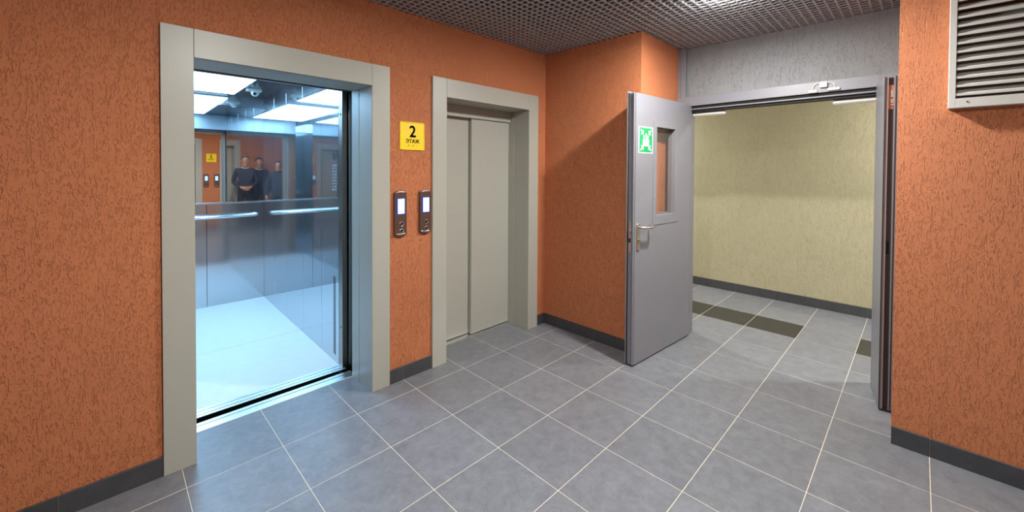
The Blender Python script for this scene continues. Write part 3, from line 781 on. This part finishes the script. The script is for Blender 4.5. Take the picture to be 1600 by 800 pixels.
downlight(-0.45, -1.28, HC, 'round lamp in the lattice ceiling before the open lift', P_LOBBY, C_LOBBY)
downlight(3.52, 1.35, 2.62, 'round lamp on the corridor ceiling towards the lift shafts', P_CORRIDOR, C_CORRIDOR)
downlight(3.52, -2.6, 2.62, 'round lamp on the corridor ceiling behind the vent wall', P_CORRIDOR, C_CORRIDOR)

# ------------------------------------------------------------------ people waiting behind the camera, seen in the cab mirror
SKIN = plain('skin', srgb(206, 150, 122), 0.5, noise=0.04, scale=60)
NAVY = plain('navy_jacket', srgb(36, 40, 62), 0.75, noise=0.12, scale=70, bump=0.001)
DARKT = plain('dark_trousers', srgb(30, 31, 40), 0.8, noise=0.12, scale=70, bump=0.001)
SHOE = plain('black_shoe', srgb(18, 17, 17), 0.35, noise=0.1)
HAIRS = plain('brown_hair', srgb(62, 46, 36), 0.6, noise=0.25, scale=120, bump=0.002)
HAIRG = plain('greying_hair', srgb(110, 100, 92), 0.6, noise=0.25, scale=120, bump=0.002)
WHITEC = plain('white_collar', srgb(225, 224, 220), 0.7, noise=0.03)
EYEW = plain('eye', srgb(40, 32, 28), 0.2, noise=0.05)

def person(loc, rotz, h, label, clasp, hairmat, longhair=False):
    k = h/1.78
    V, R, E = [], [], []
    def P_(x, y, z, rx, ry=None, par=None):
        V.append((x, y, z)); R.append((rx, ry or rx))
        if par is not None: E.append((par, len(V)-1))
        return len(V)-1
    pel = P_(0, 0, 0.96, 0.150, 0.105)
    sp = P_(0, 0.0, 1.13, 0.135, 0.100, pel)
    ch = P_(0, -0.005, 1.32, 0.155, 0.112, sp)
    nb = P_(0, -0.008, 1.462, 0.080, 0.070, ch)
    nk = P_(0, 0.004, 1.535, 0.047, 0.050, nb)
    jaw = P_(0, 0.024, 1.605, 0.060, 0.080, nk)
    hd = P_(0, 0.014, 1.68, 0.076, 0.094, jaw)
    P_(0, 0.004, 1.745, 0.052, 0.064, hd)
    tips = []
    for sx in (-1, 1):
        hip = P_(sx*0.092, 0, 0.87, 0.090, 0.095, pel)
        kn = P_(sx*0.102, 0.012, 0.48, 0.062, 0.064, hip)
        an = P_(sx*0.108, -0.012, 0.10, 0.042, 0.046, kn)
        ft = P_(sx*0.116, 0.05, 0.045, 0.044, 0.040, an)
        P_(sx*0.124, 0.15, 0.034, 0.042, 0.030, ft)
        sh = P_(sx*0.175, -0.008, 1.415, 0.066, 0.066, ch)
        if clasp:
            el = P_(sx*0.245, -0.010, 1.13, 0.049, 0.049, sh)
            wr = P_(sx*0.085, 0.185, 1.005, 0.031, 0.029, el)
            pm = P_(sx*0.030, 0.225+0.012*sx, 0.985, 0.036, 0.022, wr)
            dirs = [Vector((-sx, 0.25, -0.20+0.14*i)) for i in range(4)]; side = Vector((0, 0, 1)); th = Vector((-0.3*sx, 0.4, 0.8))
            bend = Vector((0, -0.45, -0.15))
        else:
            el = P_(sx*0.245, -0.015, 1.13, 0.048, 0.048, sh)
            wr = P_(sx*0.262, 0.040, 0.885, 0.030, 0.030, el)
            pm = P_(sx*0.262, 0.055, 0.815, 0.022, 0.038, wr)
            dirs = [Vector((0, -0.16+0.11*i, -1)) for i in range(4)]; side = Vector((0, 1, 0)); th = Vector((-0.2*sx, 0.75, -0.6))
            bend = Vector((-0.35*sx, 0.15, 0))
        tips.append(Vector(V[pm])*1.0)
        for i, dd in enumerate(dirs):
            dd = dd.normalized(); L_ = (0.040, 0.046, 0.049, 0.043)[i]
            a = Vector(V[pm])+side*(i-1.5)*0.017+dd*0.034
            f1 = P_(*a, 0.0092, None, pm)
            f2 = P_(*(a+dd*L_*0.75), 0.0085, None, f1)
            P_(*(a+dd*L_*0.75+(dd+bend).normalized()*L_*0.7), 0.007, None, f2)
        th = th.normalized()
        t1 = P_(*(Vector(V[pm])+th*0.040), 0.0105, None, pm)
        P_(*(Vector(V[pm])+th*0.072), 0.0085, None, t1)
    me = bpy.data.meshes.new('person_skeleton'); me.from_pydata(V, E, [])
    o = bpy.data.objects.new('person_skeleton', me); COL.objects.link(o)
    md = o.modifiers.new('skin', 'SKIN'); md.use_smooth_shade = True
    for v, r in zip(me.skin_vertices[0].data, R): v.radius = r
    me.skin_vertices[0].data[pel].use_root = True
    o.modifiers.new('sub', 'SUBSURF').levels = 2
    dg = bpy.context.evaluated_depsgraph_get()
    body = bpy.data.meshes.new_from_object(o.evaluated_get(dg)); bpy.data.objects.remove(o)
    body.materials.clear()
    for m_ in (NAVY, DARKT, SKIN, SHOE): body.materials.append(m_)
    for p in body.polygons:
        c = p.center; p.use_smooth = True
        hand = min((c-t).length for t in tips) < 0.105 and (c.z < 1.06) and (clasp and c.y > 0.13 or (not clasp) and c.z < 0.87 and abs(c.x) > 0.2)
        if c.z > 1.505 and abs(c.x) < 0.13 or hand: p.material_index = 2
        elif c.z < 0.085: p.material_index = 3
        elif c.z < 0.90 and abs(c.x) < 0.215: p.material_index = 1
        else: p.material_index = 0
    root = bpy.data.objects.new('person', body); COL.objects.link(root)
    zmin = min(v.co.z for v in body.vertices)
    root.location = (loc[0], loc[1], -zmin*k); root.rotation_euler = (0, 0, rotz); root.scale = (k, k, k)
    tag(root, label, 'person')
    # hair: shell over the back and top of the skull
    bm = bmesh.new(); bmesh.ops.create_uvsphere(bm, u_segments=24, v_segments=16, radius=1.0)
    kill = [v for v in bm.verts if (v.co.y > 0.30 and v.co.z < 0.45+0.15*abs(v.co.x)) or (v.co.z < (-0.75 if longhair else -0.30))]
    bmesh.ops.delete(bm, geom=kill, context='VERTS')
    for v in bm.verts:
        n = 1+0.03*math.sin(17*v.co.x+9*v.co.z)*math.cos(13*v.co.y)
        v.co = Vector((v.co.x*0.090*n, 0.004+v.co.y*0.108*n, 1.69+v.co.z*(0.098 if v.co.z > 0 else (0.16 if longhair else 0.10))*n))
    hm = fin(bm, 'hair', True); ho = link('hair', hm, hairmat, root)
    sm_ = ho.modifiers.new('thick', 'SOLIDIFY'); sm_.thickness = 0.012
    bm = bmesh.new(); addtube(bm, [(0, 0.098, 1.672), (0, 0.112, 1.650), (0, 0.116, 1.636), (0, 0.104, 1.628)], [0.007, 0.009, 0.012, 0.008], 10)
    link('nose', fin(bm, 'nose', True), SKIN, root)
    for sx in (-1, 1):
        bm = bmesh.new(); bmesh.ops.create_uvsphere(bm, u_segments=10, v_segments=8, radius=0.008, matrix=Matrix.Translation((sx*0.030, 0.092, 1.675)))
        link('eye', fin(bm, 'eye', True), EYEW, root)
        bm = bmesh.new(); bmesh.ops.create_uvsphere(bm, u_segments=10, v_segments=8, radius=1, matrix=Matrix.Translation((sx*0.080, 0.008, 1.655)) @ Matrix.Diagonal((0.010, 0.018, 0.032, 1)))
        link('ear', fin(bm, 'ear', True), SKIN, root)
    bm = bmesh.new(); addtube(bm, [(-0.024, 0.092, 1.602), (0, 0.102, 1.600), (0.024, 0.092, 1.602)], [0.003, 0.006, 0.003], 8)
    link('mouth', fin(bm, 'mouth', True), plain('lips', srgb(160, 92, 84), 0.5, noise=0.05), root)
    ring = [(0.070*math.cos(a*math.pi/10), 0.002+0.066*math.sin(a*math.pi/10), 1.490-0.02*math.sin(a*math.pi/10)) for a in range(21)]
    tube('collar', ring, 0.011, WHITEC if not longhair else NAVY, root, 8)
    return root
person((-0.87, -2.80), math.radians(-8), 1.76, 'person in navy jacket and dark trousers with hands clasped in front', True, HAIRG)
person((-1.20, -3.00), math.radians(4), 1.72, 'person in navy jacket with arms hanging, beside the one with clasped hands', False, HAIRS)
person((-1.47, -2.42), math.radians(-14), 1.64, 'person with longer hair in dark navy clothes, arms hanging', False, HAIRS, True)
